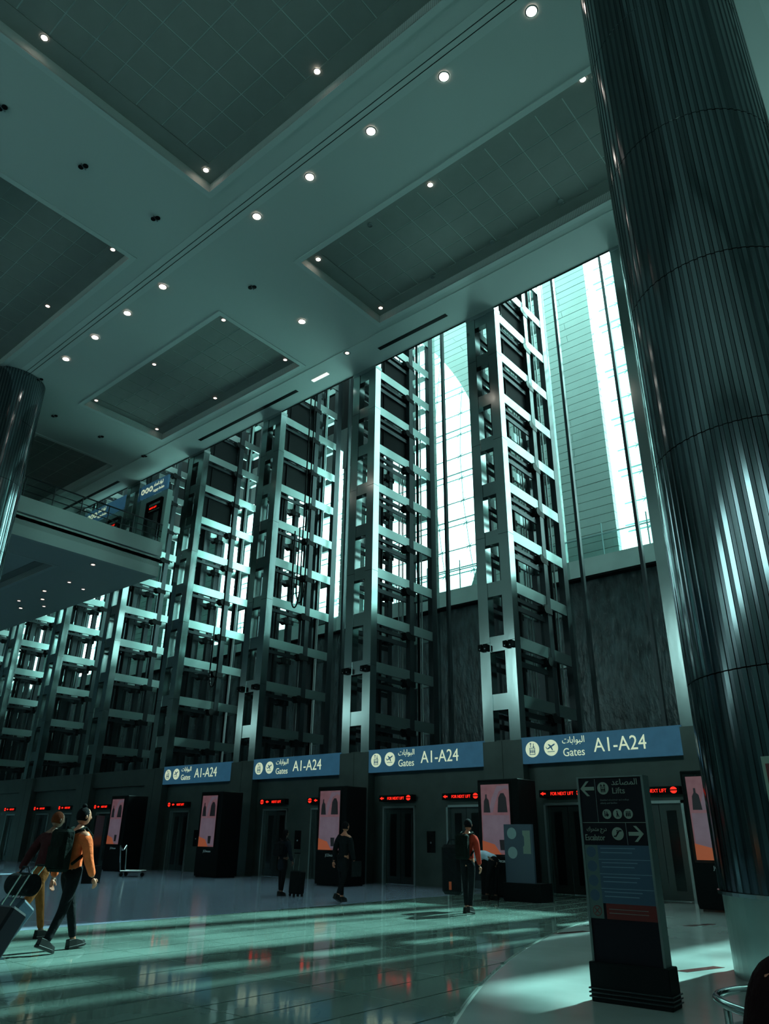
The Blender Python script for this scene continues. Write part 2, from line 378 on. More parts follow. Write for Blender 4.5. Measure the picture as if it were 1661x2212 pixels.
for n, (a, b, p, arc) in enumerate([(-75.9, -70, 'clear_glass', 0), (-61, -53, 'diffusing_glass', 0), (-47, -43.2, 'diffusing_glass', 0), (-41, -31.9, 'diffusing_glass', 1), (-31, -29, 'clear_glass', 0), (-27, -18.3, 'diffusing_glass', 1),
                                    (-11.7, -9.9, 'clear_glass', 0), (-9.2, -4.6, 'clear_glass', 0), (-2.6, 3.0, 'clear_glass', 0)]): glazing(n+1, a, b, p, arc)  # rightmost panes fill the added, unseen sun openings
# balustrade in front of the windows on the ledge
for a, b in ((-27, -18.6), (-15, -8)):
    o = empty('balustrade', (a, FY-.3, 13.1), label='glass balustrade on the ledge %s' % ('behind the second lift tower from the right' if a < -20 else 'behind the rightmost tall window'), cat='balustrade')
    B('glass_panel', 'clear_glass', o, 0, b-a, 0, .02, .05, 1.0); B('handrail', 'glaz', o, 0, b-a, -.03, .05, 1.0, 1.05)
    x = .6
    while x < b-a: MB().cyl((x, 0, 0), (x, 0, 1.55), .035, n=6).build('post', 'glaz', o); x += 2.1
# dark plant box under the atrium roof, left half
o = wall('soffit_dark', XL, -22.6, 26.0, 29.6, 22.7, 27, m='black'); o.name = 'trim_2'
# atrium roof edge beams
rb = MB()
for k in range(12): rb.box(XL+k*7.8, XL+k*7.8+.4, 21.0, 30.6, 31.6, 32.4)
rb.box(XL, XR, 21.0, 21.3, 31.5, 32.4); o = rb.build('trim_3', 'wall_teal'); tag(o, kind='structure')
o = wall('wall_upper', XL, XR, 20.4, 20.7, H+.9, 31.5, m='wall_hall'); o.name = 'wall_above'
# ================================================================== LIFT TOWERS
PIT = 6.37; X1 = -12.8
LV = [5.54+i*1.93 for i in range(12)]
def tower_meshes():
    T = {}
    T['pil'] = MB().box(-.2, .2, 0, .36, 0, 27).mesh('pilaster', 'steel')
    T['cap'] = MB().box(-.70, .70, -.03, .40, H-.16, H-.02).mesh('collar', 'steel_rough')
    T['cross'] = MB().box(-.29, .29, .03, .3, -.26, .26).mesh('cross_panel', 'steel')
    T['side'] = MB().box(-.05, .05, .36, 4.3, -.2, .2).mesh('side_beam', 'steel_beam')
    T['low'] = MB().box(-.03, .03, .36, 2.5, -.09, .09).mesh('lower_beam', 'dark_metal')
    T['rail'] = MB().box(-.06, .06, .36, 2.6, -.07, .07).mesh('bracket_rail', 'dark_metal')
    T['backb'] = MB().box(-.55, .55, 4.12, 4.3, -.18, .18).mesh('back_beam', 'steel_beam')
    T['midp'] = MB().box(-.11, .11, 2.45, 2.72, 0, 27).mesh('mid_post', 'dark_metal')
    T['backp'] = MB().box(-.12, .12, 4.05, 4.4, 0, 27).mesh('back_post', 'dark_metal')
    T['strip'] = MB().box(-.012, .012, 4.4, 4.62, 4, 27).mesh('edge_strip', 'steel_mirror')
    g = MB()
    for a, b in ((-.1, .035), (0.02, .02), (.12, .035)): g.cyl((a, 0, 3), (a, 0, 27), b, n=6)
    T['guide'] = g.mesh('guide_rail', 'steel_rough')
    j = MB().cyl((-.16, 2.3, 0), (.16, 2.3, 0), .17, n=10); j.box(-.12, .12, 2.1, 2.8, -.13, .1); T['junction'] = j.mesh('rail_bracket', 'black')
    T['hose'] = MB().cyl((0, 3.3, 3), (0, 3.3, 27), .05, n=6).mesh('hanging_cable', 'black')
    T['inner'] = MB().box(-.16, .16, 1.2, 1.5, 3, 27).mesh('counterweight_rail', 'dark_metal')
    T['seam'] = MB().box(-.203, .203, -.002, .364, -.006, .006).mesh('seam', 'black')
    T['ties'] = MB().box(-.62, .62, 2.5, 2.6, -.05, .05).mesh('tie_bar', 'dark_metal')
    return T
TM = tower_meshes()
def tower(X, label, dark_from=None, style=0):
    t = empty('lift_tower', (X, D, 0), label=label, cat='lift tower', group=None)
    for s in (-1, 1):
        link('pilaster', TM['pil'], t, (s*.49, 0, 0)); link('mid_post', TM['midp'], t, (s*.60, 0, 0)); link('back_post', TM['backp'], t, (s*.58, 0, 0)); link('edge_strip', TM['strip'], t, (s*.68, 0, 0))
        link('guide_rail', TM['guide'], t, (s*.53, 3.35, 0)); None
    link('collar', TM['cap'], t); link('hanging_cable', TM['hose'], t, (.5, 0, 0)); link('hanging_cable', TM['hose'], t, (.5, -2.5, 0)); link('counterweight_rail', TM['inner'], t, (-.3, 0, 0))
    for i, z in enumerate(LV):
        link('cross_panel', TM['cross'], t, (0, 0, z))
        for s in (-1, 1): link('side_beam', TM['side'], t, (s*.64, 0, z)); link('rail_bracket', TM['junction'], t, (s*.60, 0, z-.32)) if style >= 0 else None
        link('back_beam', TM['backb'], t, (0, 0, z)); None
        if style < 0: continue
        for s in (-1, 1): link('bracket_rail', TM['rail'], t, (s*.52, 0, z-.36)); link('lower_beam', TM['low'], t, (s*.55, 0, z-.68)) if style == 1 else None
        if i % 2: [link('seam', TM['seam'], t, (s*.49, 0, z+.05)) for s in (-1, 1)]
    if style == 2:
        for y_ in (1.0, 1.75, 3.3): MB().box(-.62, -.50, y_, y_+.16, 3, 27).build('guide_bar', 'dark_metal', t)
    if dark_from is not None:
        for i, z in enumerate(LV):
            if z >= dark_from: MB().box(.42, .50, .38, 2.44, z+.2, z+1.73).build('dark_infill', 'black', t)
    return t
names = ['rightmost', 'second from the right', 'third from the right', 'fourth from the right', 'fifth from the right', 'sixth from the right, meeting the bridge', 'seventh from the right', 'eighth from the right', 'ninth from the right', 'tenth from the right, far left']
for k in range(-1, 9):
    X = X1-PIT*k
    extra = {-1: 'beside the big fluted column', 0: 'between the two nearest gates signs', 1: 'between the second and third gates signs', 2: 'between the third and fourth gates signs'}.get(k, 'receding to the left')
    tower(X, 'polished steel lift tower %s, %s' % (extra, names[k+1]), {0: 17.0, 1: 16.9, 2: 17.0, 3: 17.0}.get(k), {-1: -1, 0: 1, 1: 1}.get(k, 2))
# tall mullions between the towers
for k in range(0, 8):
    for dx in (1.32, 3.70):
        X = X1-PIT*(k-0)+dx
        tag(MB().box(X-.06, X+.06, 25.32, 25.5, 0, 30.5).build('guide_mast', 'dark_metal'), 'dark vertical guide mast %s of bay %s from the right' % ('left' if dx < 2 else 'right', ['one', 'two', 'three', 'four', 'five', 'six', 'seven', 'eight'][k]), 'mast', 'guide masts between the towers')
# hoses sagging beside the third tower
for i, (X, Y, zt) in enumerate(((-24.0, 22.2, 17), (-24.0, 22.5, 17.3), (-29.6, 22.2, 14))):
    pts = [(X, Y, 31.6), (X, Y, zt-5)]+[(X-.28+.28*math.cos(a), Y, zt-5-.9*math.sin(a)) for a in [R_(q) for q in range(15, 181, 15)]]+[(X-.56, Y, zt-2)]
    tag(MB().tube(pts, .035, 6).build('travelling_cable', 'black', smooth=True), ['black lift cable sagging in a loop right of third tower', 'second black loop of cable right of third tower', 'black cable loop right of the fourth tower'][i], 'cable')
# ================================================================== LIFT LOBBY WALL
ORD = ['first', 'second', 'third', 'fourth', 'fifth', 'sixth', 'seventh', 'eighth', 'ninth']
lw = MB(); lw.box(XL, X1+PIT*2.0, D+.32, D+.6, 2.45, 3.6)
DOORS = []
for k in range(0, 9):
    xl = X1-PIT*k+.7                       # left end of bay k (first bay = nearest)
    for dx in (.45, 3.2): DOORS.append((k, xl+dx, xl+dx+1.45))
xs = sorted([XL]+[v for d in DOORS for v in d[1:]]+[X1+PIT*2])
for a, b in zip(xs[::2], xs[1::2]): lw.box(a, b, D+.32, D+.6, 0, 2.45)
lwo = lw.build('wall_lifts', 'wall_dark'); tag(lwo, kind='structure')
B('wall_head', 'wall_dark', lwo, XL, X1+PIT*2, D+.12, D+.6, 3.6, 4.35)
for k in range(-1, 9):
    X = X1-PIT*k
    B('pier_cladding', 'wall_dark', lwo, X-.72, X+.72, D-.03, D+.31, 0, 4.3)
    B('pier_seam', 'black', lwo, X-.005, X+.005, D-.034, D-.031, 0, 4.3)
def pict_lift(par, x, z, r, y, sx=1):
    d = MB().prism(circ(x, z, r, 28, sx), y-.012, y).build('icon_disc', 'sign_cream', par)
    p = MB()
    w_ = r*.42*sx
    for a in ((x-w_, x+w_, z-r*.68, z-r*.60), (x-w_, x+w_, z+r*.10, z+r*.18), (x-w_, x-w_+r*.07, z-r*.6, z+r*.1), (x+w_-r*.07, x+w_, z-r*.6, z+r*.1)): p.box(a[0], a[1], y-.018, y-.012, a[2], a[3])
    for i in (-1, 0, 1):
        xx = x+i*w_*.56; p.box(xx-r*.07*sx, xx+r*.07*sx, y-.018, y-.012, z-r*.45, z-r*.12); p.prism(circ(xx, z-.03*r, r*.06, 8, sx), y-.018, y-.012)
    for s in (-1, 1):
        xx = x+s*w_*.5; zc = z+r*.5; p.box(xx-r*.04*sx, xx+r*.04*sx, y-.018, y-.012, zc-r*.22, zc+r*.22)
        zt = zc-s*r*.3*1; p.prism([(xx-r*.17*sx, zt+s*r*.14), (xx+r*.17*sx, zt+s*r*.14), (xx, zt-s*r*.04)], y-.018, y-.012)
    p.build('pictogram', 'sign_blue' if par is None or 'totem' not in par.name else 'totem_black', d)
def pict_plane(par, x, z, r, y, sx=1):
    d = MB().prism(circ(x, z, r, 28, sx), y-.012, y).build('icon_disc', 'sign_cream', par); p = MB()
    def q(pts): p.prism([(x+a*r*sx, z+b*r) for a, b in pts], y-.018, y-.012)
    q([(-.62, -.12), (-.42, -.18), (.45, .26), (.62, .42), (.55, .48), (.38, .44), (-.42, -.02)]); q([(-.1, .05), (.12, .14), (.28, -.3), (.18, -.34)]); q([(-.15, .12), (.08, .26), (-.3, .48), (-.42, .45)])
    q([(-.62, -.12), (-.52, -.16), (-.66, .16), (-.74, .14)]); q([(-.5, -.52), (.5, -.52), (.5, -.44), (-.5, -.44)])
    p.build('pictogram', 'sign_blue', d)
side = ['nearest the fluted column, largest in view', 'between the second and third lift towers', 'second from the left of the readable ones', 'smallest, farthest left']
for k in range(4):
    xl = X1-PIT*k+.7; wd = 5.0
    s = empty('gates_sign', (xl, D-.02, 3.57), label='blue gates A1-A24 sign above the lifts, %s' % side[k], cat='sign')
    B('board', 'sign_blue', s, 0, wd, 0, .12, 0, .78)
    pict_lift(s, .38, .41, .235, 0); pict_plane(s, 1.02, .42, .235, 0)
    text('lettering', AR_GATES, .26, 'sign_cream', s, (1.40, -.006, .52), sx=.92); text('lettering', 'Gates', .33, 'sign_cream', s, (1.40, -.006, .15), sx=.92)
    text('lettering', 'A1-A24', .56, 'sign_cream', s, (2.40, -.006, .22), sx=.90)
def lift_door(k, a, b, tagname):
    pos = '%s door, %s lift bay from the right' % (tagname, ORD[k])
    t = empty('lift_door', ((a+b)/2, D+.36, 0), label='dark steel lift doors with slim glass strips, %s' % pos, cat='lift door')
    h = (b-a)/2
    for s in (-1, 1):
        lf = MB().box(min(0, s*h)+.008, max(0, s*h)-.008, .05, .09, .02, 2.38).build('door_leaf', 'door_dark', t)
        B('glass_strip', 'black_gloss', lf, s*h*.45-.13, s*h*.45+.13, .035, .05, .25, 2.2)
    f = MB(); f.box(-h, -h+.07, -.08, .12, 0, 2.45); f.box(h-.07, h, -.08, .12, 0, 2.45); f.box(-h, h, -.08, .12, 2.38, 2.45); f.build('door_frame', 'steel_rough', t)
    # red display
    dsp = empty('lift_display', ((a+b)/2, D+.10, 2.6), label='red-lettered lift display, %s' % pos, cat='display')
    B('housing', 'black', dsp, -.74, .74, 0, .21, 0, .2)
    if k < 2: text('led_text', 'FOR NEXT LIFT', .13, 'led_red', dsp, (-.36, -.004, .05), sx=.84); big = .58; sm = -.62
    else: text('led_text', 'NEXT LIFT', .13, 'led_red', dsp, (-.02, -.004, .05), sx=.9); big = -.60; sm = -.30
    g = MB(); g.prism(circ(big, .10, .085, 14, 1.1), -.008, 0); g.build('led_symbol', 'led_red', dsp)
    B('led_gap', 'black', dsp, big-.1, big+.1, -.012, -.009, .085, .115)
    g = MB(); g.prism([(sm-.08, .10), (sm+.02, .15), (sm+.02, .12), (sm+.10, .12), (sm+.10, .08), (sm+.02, .08), (sm+.02, .05)], -.008, 0); g.build('led_symbol', 'led_red', dsp)
for i, (k, a, b) in enumerate(DOORS): lift_door(k, a, b, 'left' if i % 2 == 0 else 'right')
for k in range(6):
    X = X1-PIT*k+.7+2.55
    t = empty('call_panel', (X, D+.30, 1.0), label='small dark lift call panel between the doors of the %s bay from the right' % ORD[k], cat='call panel')
    B('plate', 'black_gloss', t, -.17, .17, 0, .03, 0, .65); MB().cyl((0, -.012, .3), (0, .0, .3), .03, n=12).build('button', 'steel_rough', t)
# ---- advertising kiosks at the tower feet
def kiosk(X, Y, label, posh=2, flip=False):
    t = empty('advert_kiosk', (X, Y, 0), label=label, cat='advert kiosk')
    B('cabinet', 'black', t, -.62, .72, 0, 1.0, .04, 3.0, bevel=.02); B('plinth', 'black_gloss', t, -.55, .65, .05, .95, 0, .06)
    fr = MB()
    for a in ((-.56, .50, .99, 1.05), (-.56, .50, 2.86, 2.92), (-.56, -.50, 1.05, 2.86), (.44, .50, 1.05, 2.86)): fr.box(a[0], a[1], -.02, .0, a[2], a[3])
    fr.build('frame', 'black_gloss', t)
    p = MB().box(-.50, .44, -.008, 0, 1.05, 2.86).build('poster', 'poster_pink', t)
    y = -.012
    MB().box(-.47, .41, y, -.009, 1.1, 2.05).build('poster_panel', 'poster_mauve', p)
    sw = [(-.30, 2.1), (-.12, 2.12), (-.02, 2.4), (.10, 2.66), (.30, 2.75), (.42, 2.70), (.42, 2.82), (.05, 2.82), (-.14, 2.5), (-.2, 2.3)]
    MB().prism(sw, y-.003, y).build('poster_swoosh', 'poster_mauve', p)
    MB().prism([(-.42, 2.12), (-.2, 2.12), (-.24, 2.45), (-.30, 2.5), (-.30, 2.6), (-.35, 2.6), (-.35, 2.5), (-.40, 2.42)], y-.006, y-.003).build('poster_bottle', 'poster_dark', p)
    MB().prism([(.04, 2.12), (.36, 2.12), (.33, 2.5), (.26, 2.62), (.16, 2.62), (.08, 2.5)], y-.006, y-.003).build('poster_bottle', 'poster_dark', p)
    MB().prism([(-.5, 1.05), (.1, 1.05), (-.1, 1.3), (-.5, 1.4)], y-.006, y-.003).build('poster_glow', 'poster_orange', p)
    MB().prism([(.08, 1.16), (.22, 1.16), (.24, 1.42), (.06, 1.42)], y-.009, y-.006).build('poster_cup', 'poster_dark', p)
    text('poster_text', 'DAVIDOFF' if False else 'ADVANCE', .09, 'poster_dark', p, (-.1, y-.006, 1.78), ext=.001) if False else None
    text('owner_name', 'JCDecaux', .11, 'white', t, (-.16, -.006, .86), ext=.002)
kiosk(X1+.95, D-2.05, 'black advert kiosk with lit pink poster, behind the bending man')
kiosk(X1-PIT+.85, D-2.05, 'black advert kiosk with lit pink poster, behind the man in the dark coat')
kiosk(X1-PIT*2+.75, D-2.05, 'black advert kiosk with pink poster, left of the woman with the trolley case')
kiosk(X1-PIT*3+.6, D-2.05, 'black advert kiosk with dim poster, farthest left')
kiosk(-6.0, D-2.05, 'black advert kiosk with lilac poster, edge showing beside the fluted column')
# ---- info stand by the bending man
t = empty('display_stand', (-10.75, 18.2, 0), label='dark blue display stand with two pale discs behind the bending man', cat='display stand')
B('board', 'stand_blue', t, -.44, .40, 0, .08, .3, 1.8); B('base', 'black', t, -.48, .6, -.1, .5, 0, .42)
for z in (1.58, 1.12): MB().prism(circ(-.2, z, .14, 20), -.01, 0).build('disc', 'stand_disc', t)
MB().prism([(.12, 1.1), (.34, 1.1), (.34, 1.65), (.12, 1.65), (.12, 1.55), (.16, 1.5), (.16, 1.3), (.12, 1.26)], -.01, 0).build('phone_picture', 'totem_text', t)
# ---- small things at the far left
t = empty('banner_stand', (-24.2, 14.0, 0), rz=R_(-55), label='slim dark banner stand with pale squiggles, right of the man in orange', cat='banner stand')
B('panel', 'black_gloss', t, -.3, .3, 0, .06, .5, 2.0); B('base', 'black', t, -.35, .35, -.1, .2, 0, .5)
g = MB(); g.tube([(-.1, -.01, .8), (.02, -.01, 1.2), (-.08, -.01, 1.5), (.1, -.01, 1.9), (.16, -.01, 1.6), (.05, -.01, 1.1)], .018, 6); g.build('squiggle', 'stand_disc', t)
t = empty('luggage_trolley', (-27.3, 17.0, 0), rz=R_(-50), label='metal luggage trolley glinting in front of the farthest left kiosk', cat='trolley')
MB().tube([(-.35, 0, 1.05), (-.3, .1, .2), (-.3, .9, .2)], .025, 6).tube([(.35, 0, 1.05), (.3, .1, .2), (.3, .9, .2)], .025, 6).tube([(-.35, 0, 1.05), (-.1, 0, .9), (.1, 0, .9), (.35, 0, 1.05)], .025, 6).build('frame', 'chrome', t)
B('platform', 'dark_metal', t, -.3, .3, .1, .9, .16, .2)
for x, y in ((-.28, .15), (.28, .15), (0, .85)): MB().cyl((x-.03, y, .07), (x+.03, y, .07), .07, n=12).build('wheel', 'black', t)
# ---- upper lobby behind the lift towers, over the bridge
ul = MB(); ul.box(XL, XF-.6, D+.25, D+.6, 16.28, 20.05); ul.box(XL, XF-.6, 20.7, D+.3, 15.9, 16.28); o = ul.build('wall_upper_lobby', 'wall_teal'); tag(o, kind='structure')
for xs_, lb in ((-37.5, 'right of the two over the bridge'), (-43.8, 'left of the two over the bridge')):
    s = empty('luggage_sign', (xs_, D+.1, 20.05), label='blue luggage reclaim sign on the upper level, %s' % lb, cat='sign')
    B('board', 'sign_blue', s, 0, 2.8 if xs_ > -40 else 4.8, 0, .12, 0, .86)
    for i in range(3): d = MB().prism(circ(.24+i*.42, .42, .19, 20), -.012, 0).build('icon_disc', 'sign_cream', s); MB().prism([(.15+i*.42, .33), (.33+i*.42, .33), (.28+i*.42, .5), (.20+i*.42, .5)], -.018, -.012).build('pictogram', 'sign_blue', d)
    text('lettering', AR_LIFTS+' '+AR_GATES, .34, 'sign_cream', s, (1.36, -.01, .48), sx=.42); text('lettering', 'Luggage Reclaim', .26, 'sign_cream', s, (1.36, -.01, .12), sx=.66)
for i, x in enumerate((-35.9, -40.4, -42.6)):
    t = empty('lift_door', (x, D+.2, 16.28), label='upper level lift door in a black frame, %s of three behind the railing' % ['right', 'middle', 'left'][i], cat='lift door')
    f = MB(); f.box(-.8, -.68, -.1, .04, 0, 3.3); f.box(.68, .8, -.1, .04, 0, 3.3); f.box(-.8, .8, -.1, .04, 3.2, 3.3); f.box(-.8, .8, -.1, .04, 2.5, 2.58); f.build('door_frame', 'black', t)
    for q in (-1, 1): B('door_leaf', 'door_dark' if q < 0 else 'steel_rough', t, min(0, q*.66)+.01, max(0, q*.66)-.01, 0, .03, 0, 2.5)
    B('display', 'black', t, -.68, .68, -.02, .03, 2.75, 3.0); text('led_text', 'NEXT LIFT', .16, 'led_red', t, (-.5, -.03, 2.80))
o = empty('balustrade', (XF-.05, 13.0, 16.36), label='glass and rail balustrade along the edge of the upper bridge', cat='balustrade')
B('glass_panel', 'clear_glass', o, -.01, .01, -12, 7.9, 0, 1.05)
for z in (.35, .7, 1.1): MB().tube([(0, -12, z), (0, 7.9, z)], .025 if z < 1 else .04, 6).build('handrail', 'dark_metal', o)
for i in range(14): MB().cyl((0, -11.9+i*1.5, 0), (0, -11.9+i*1.5, 1.1), .03, n=6).build('post', 'dark_metal', o)
# ================================================================== CEILING LIGHTS
def light_meshes(r):
    a = MB(); n = 18
    for i in range(n):
        t0, t1 = 2*math.pi*i/n, 2*math.pi*(i+1)/n
        a.add([(r*math.cos(t0), r*math.sin(t0), -.02), (r*math.cos(t1), r*math.sin(t1), -.02), (1.3*r*math.cos(t1), 1.3*r*math.sin(t1), -.005), (1.3*r*math.cos(t0), 1.3*r*math.sin(t0), -.005)], [(0, 1, 2, 3)])
        a.add([(r*math.cos(t0), r*math.sin(t0), -.02), (r*math.cos(t1), r*math.sin(t1), -.02), (r*math.cos(t1), r*math.sin(t1), .03), (r*math.cos(t0), r*math.sin(t0), .03)], [(0, 3, 2, 1)])
    ring = a.mesh('ring', 'lamp_ring'); b = MB(); b.cyl((0, 0, -.014), (0, 0, .0), r, n=n)
    return ring, b
ring_b, bulb_b = light_meshes(.135); bulb_on = bulb_b.mesh('lens', 'lamp_on')
ring_s, bulb_s = light_meshes(.085); lens_on = bulb_s.mesh('lens', 'lamp_on'); lens_dim = bulb_s.mesh('lens', 'lamp_dim'); lens_off = bulb_s.mesh('lens', 'lamp_ring')
def downlight(x, y, z, ring, lens, label, group, name='downlight', power=0):
    t = empty(name, (x, y, z-.012), label=label, cat='ceiling light', group=group); link('ring', ring, t); link('lens', lens, t)
    if power:
        l = bpy.data.lights.new('bulb', 'SPOT'); l.energy = power; l.spot_size = R_(75); l.spot_blend = .6; l.color = (1, .8, .7); l.shadow_soft_size = .1
        lo = bpy.data.objects.new('bulb', l); COL.objects.link(lo); lo.parent = t; lo.location = (0, 0, -.06)
ROW = [-5.05, -7.88, -10.65, -13.33, -15.97, -21.62, -24.15, -26.69, -29.21]
for i, x in enumerate(ROW): downlight(x, 11.66, H, ring_b, bulb_on, 'large lit round downlight beside the joint line, %s from the right' % ORD[i], 'downlight row beside the ceiling joint', power=0)
def up(p, z=21.72): f = (z-1.45)/(H-1.45); return (p[0]*f, p[1]*f)
near = [(-15.63, 3.78), (-10.56, 9.23), (-15.75, 9.3), (-4.87, 14.25), (-10.45, 14.44), (-15.77, 14.51)]
nl = ['top left corner of the nearest coffer', 'near edge of the nearest coffer, by the joint', 'inner corner of the nearest coffer', 'right end of the right coffer, by the column', 'upper edge of the right coffer', 'left corner of the right coffer']
for p, l in zip(near, nl): downlight(*up(p), H+.365, ring_s, lens_on, 'bright recessed spot at the %s' % l, 'coffer spots', 'coffer_spot')
far_ = [(-15.74, 18.11, 'lower left corner of the right coffer'), (-21.33, 9.29, 'right corner of the left coffer'), (-26.3, 9.31, 'middle of the left coffer'), (-21.37, 14.49, 'top corner of the middle coffer'), (-26.4, 14.47, 'upper edge of the middle coffer'),
        (-21.43, 18.07, 'right corner of the middle coffer'), (-26.5, 18.05, 'lower edge of the middle coffer'), (-31.33, 14.4, 'left corner of the middle coffer'), (-31.39, 17.98, 'bottom corner of the middle coffer')]
for x, y, l in far_: downlight(*up((x, y)), H+.365, ring_s, lens_dim, 'small recessed spot at the %s' % l, 'coffer spots', 'coffer_spot')
for x, y, l in ((-10.26, 17.95, 'lower edge'), (-13.16, 14.51, 'upper edge, left'), (-13.02, 18.02, 'lower edge, left'), (-7.45, 17.82, 'lower edge, right')): downlight(*up((x, y)), H+.365, ring_s, lens_off, 'unlit recessed spot in the right coffer, %s' % l, 'unlit coffer spots', 'coffer_spot')
downlight(-18.89, 16.67, H, ring_b, bulb_on, 'lit downlight between the two coffers, left of the bright ceiling reflection', None); downlight(-18.9, 19.5, H, ring_b, lens_dim, 'lit downlight close to the ceiling edge above the third tower', None)
tw = MB(); tw.cyl((-.09, 0, -.03), (-.09, 0, .0), .085, n=14); tw.cyl((.09, 0, -.03), (.09, 0, 0), .085, n=14); twin = tw.mesh('twin_lens', 'black')
tb = MB().box(-.015, .015, -.13, .13, -.035, -.0); tbm = tb.mesh('divider', 'lamp_ring')
for i, (x, y, l) in enumerate([(-18.66, 4.0, 'first from the left frame edge'), (-18.74, 6.66, 'second from the left frame edge'), (-18.81, 9.44, 'third from the left, short of the joint line'), (-18.89, 13.95, 'alone beyond the joint line'),
                               (-34.42, 13.82, 'by the left column top'), (-34.52, 16.52, 'second beyond the left column'), (-34.62, 19.32, 'near the ceiling edge at left'), (-31.76, 11.7, 'end of the lit row')]):
    t = empty('twin_spot', (x, y, H-.008), rz=R_(25), label='dark unlit twin ceiling spot, %s' % l, cat='ceiling light', group='unlit twin spots'); link('twin_lens', twin, t); link('divider', tbm, t)
t = tag(MB().box(-21.67, -20.65, 19.98, 20.16, H-.05, H-.02).build('linear_light', 'cornice_lamp'), 'short pale linear light in the ceiling edge', 'ceiling light')
for i, (x, y) in enumerate([(-35.16, 17.73), (-38.93, 18.44), (-41.63, 18.36), (-44.77, 18.34), (-43.33, 19.1), (-44.7, 19.88), (-46.27, 19.16), (-39.5, 19.6)]):
    downlight(x, y, 14.4, ring_s if i % 2 else ring_b, lens_dim, 'small lit downlight in the low ceiling, %s' % ['nearest the fascia', 'second from the fascia', 'third of its row', 'fourth of its row, far left', 'left of the lift towers', 'close to the towers, far left', 'farthest left', 'at the edge by the sixth tower'][i], 'low ceiling downlights')
# pairs of small floods on the towers
for k in range(0, 3):
    for s in (-1, 1):
        for lv, nm in ((10, 'upper'), (1, 'lower')):
            X = X1-PIT*k+s*.49
            t = empty('flood_lamp', (X, D+.02, LV[lv]-2.35+1.9 if lv > 5 else LV[lv]-.1), label='%s black twin flood lamp on the %s pilaster of the %s tower from the right' % (nm, 'left' if s < 0 else 'right', ['second', 'third', 'fourth'][k]), cat='flood lamp')
            for q in (-1, 1): g = MB().box(q*.1-.07, q*.1+.07, -.2, -.02, -.1, .1).build('housing', 'black', t); MB().cyl((q*.1, -.205, -.06), (q*.1, -.2, -.06), .022, n=8).build('led', 'pink_led' if lv > 5 else 'lamp_ring', g)
# ================================================================== FLUTED COLUMNS
def column(X, Y, r, ztop, label, nfl=72):
    t = empty('fluted_column', (X, Y, 0), label=label, cat='column')
    prof = []
    for i in range(nfl):
        a = 2*math.pi*i/nfl; da = 2*math.pi/nfl
        for q, rr in ((.02, r), (.52, r), (.58, r-.012), (.94, r-.012)): prof.append((rr*math.cos(a+q*da), rr*math.sin(a+q*da)))
    n = len(prof); zs = [.9, 3.4, 6.7, 9.6, 12.6, 15.8, 18.8, ztop]
    for z0, z1 in zip(zs, zs[1:]):
        mb = MB(); v = [(x, y, z0+.008) for x, y in prof]+[(x, y, z1-.008) for x, y in prof]
        f = [(i, (i+1) % n, (i+1) % n+n, i+n) for i in range(n)]
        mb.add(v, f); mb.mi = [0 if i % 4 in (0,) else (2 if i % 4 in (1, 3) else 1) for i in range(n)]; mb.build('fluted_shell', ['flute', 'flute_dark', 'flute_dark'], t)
        MB().cyl((0, 0, z1-.008), (0, 0, z1+.008), r-.06, n=40, cap=False).build('shell_joint', 'black', t)
    MB().cyl((0, 0, 0), (0, 0, .86), r-.03, n=64).build('base_drum', 'drum', t, smooth=False); MB().cyl((0, 0, .86), (0, 0, .9), r+.02, n=64).build('base_ring', 'chrome', t)
    return t
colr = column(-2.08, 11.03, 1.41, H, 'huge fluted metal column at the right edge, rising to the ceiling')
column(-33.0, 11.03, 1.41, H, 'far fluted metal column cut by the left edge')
# warning plate on the right column
pt = empty('notice_plate', (-2.08+1.46*math.sin(R_(180+12)), 11.03+1.46*math.cos(R_(180+12)), 2.0), rz=R_(-12), label='pale notice plate with a red and a blue panel on the fluted column', cat='notice')
B('plate', 'totem_text', pt, 0, .5, -.03, 0, -.25, .35); B('red_panel', 'totem_red', pt, .04, .46, -.034, -.03, .05, .27); B('blue_panel', 'totem_blue', pt, .06, .46, -.034, -.03, -.22, -.02)
MB().prism(circ(.42, .31, .035, 14), -.036, -.03).build('red_symbol', 'totem_red', pt)
# ================================================================== WAYFINDING TOTEM
t = empty('totem', (-3.52, 7.9, 0), rz=R_(3), label='free-standing dark lifts and escalator signpost with blue and red bands, front right', cat='signpost')
hw = .355
B('core', 'totem_black', t, -hw, hw, .01, .16, .33, 2.06, bevel=.005)
for s in (-1, 1): B('edge_profile', 'totem_edge', t, s*hw-.012, s*hw+.012, -.005, .17, .33, 2.07)
B('top_cap', 'totem_edge', t, -hw-.01, hw+.01, -.005, .17, 2.06, 2.075)
B('base', 'black', t, -hw-.035, hw+.045, -.05, .22, 0, .34, bevel=.008)
for z in (.04, .075, .11): B('base_rib', 'dark_metal', t, -hw-.05, hw+.06, -.065, .235, z, z+.012)
y = .006
def pl(n, m, x0, x1, z0, z1, yy=y): return B(n, m, t, x0, x1, yy-.004, .012, z0, z1)
pl('blue_band', 'totem_blue', -.20, hw-.012, .86, 1.40); pl('teal_band', 'totem_teal', -hw+.012, -.20, .72, 1.40); pl('red_band', 'totem_red', -.17, hw-.012, .72, .86)
for z in (1.265, 1.13, .995): B('rule', 'rule', t, -.2, hw-.012, y-.007, y-.004, z-.003, z+.003)
B('rule', 'totem_text', t, -hw+.012, hw-.012, y-.002, y+.006, 1.615, 1.620); B('rule', 'totem_edge', t, -.165, -.160, y-.002, y+.006, 1.62, 2.05); B('rule', 'totem_edge', t, .125, .13, y-.002, y+.006, 1.405, 1.615)
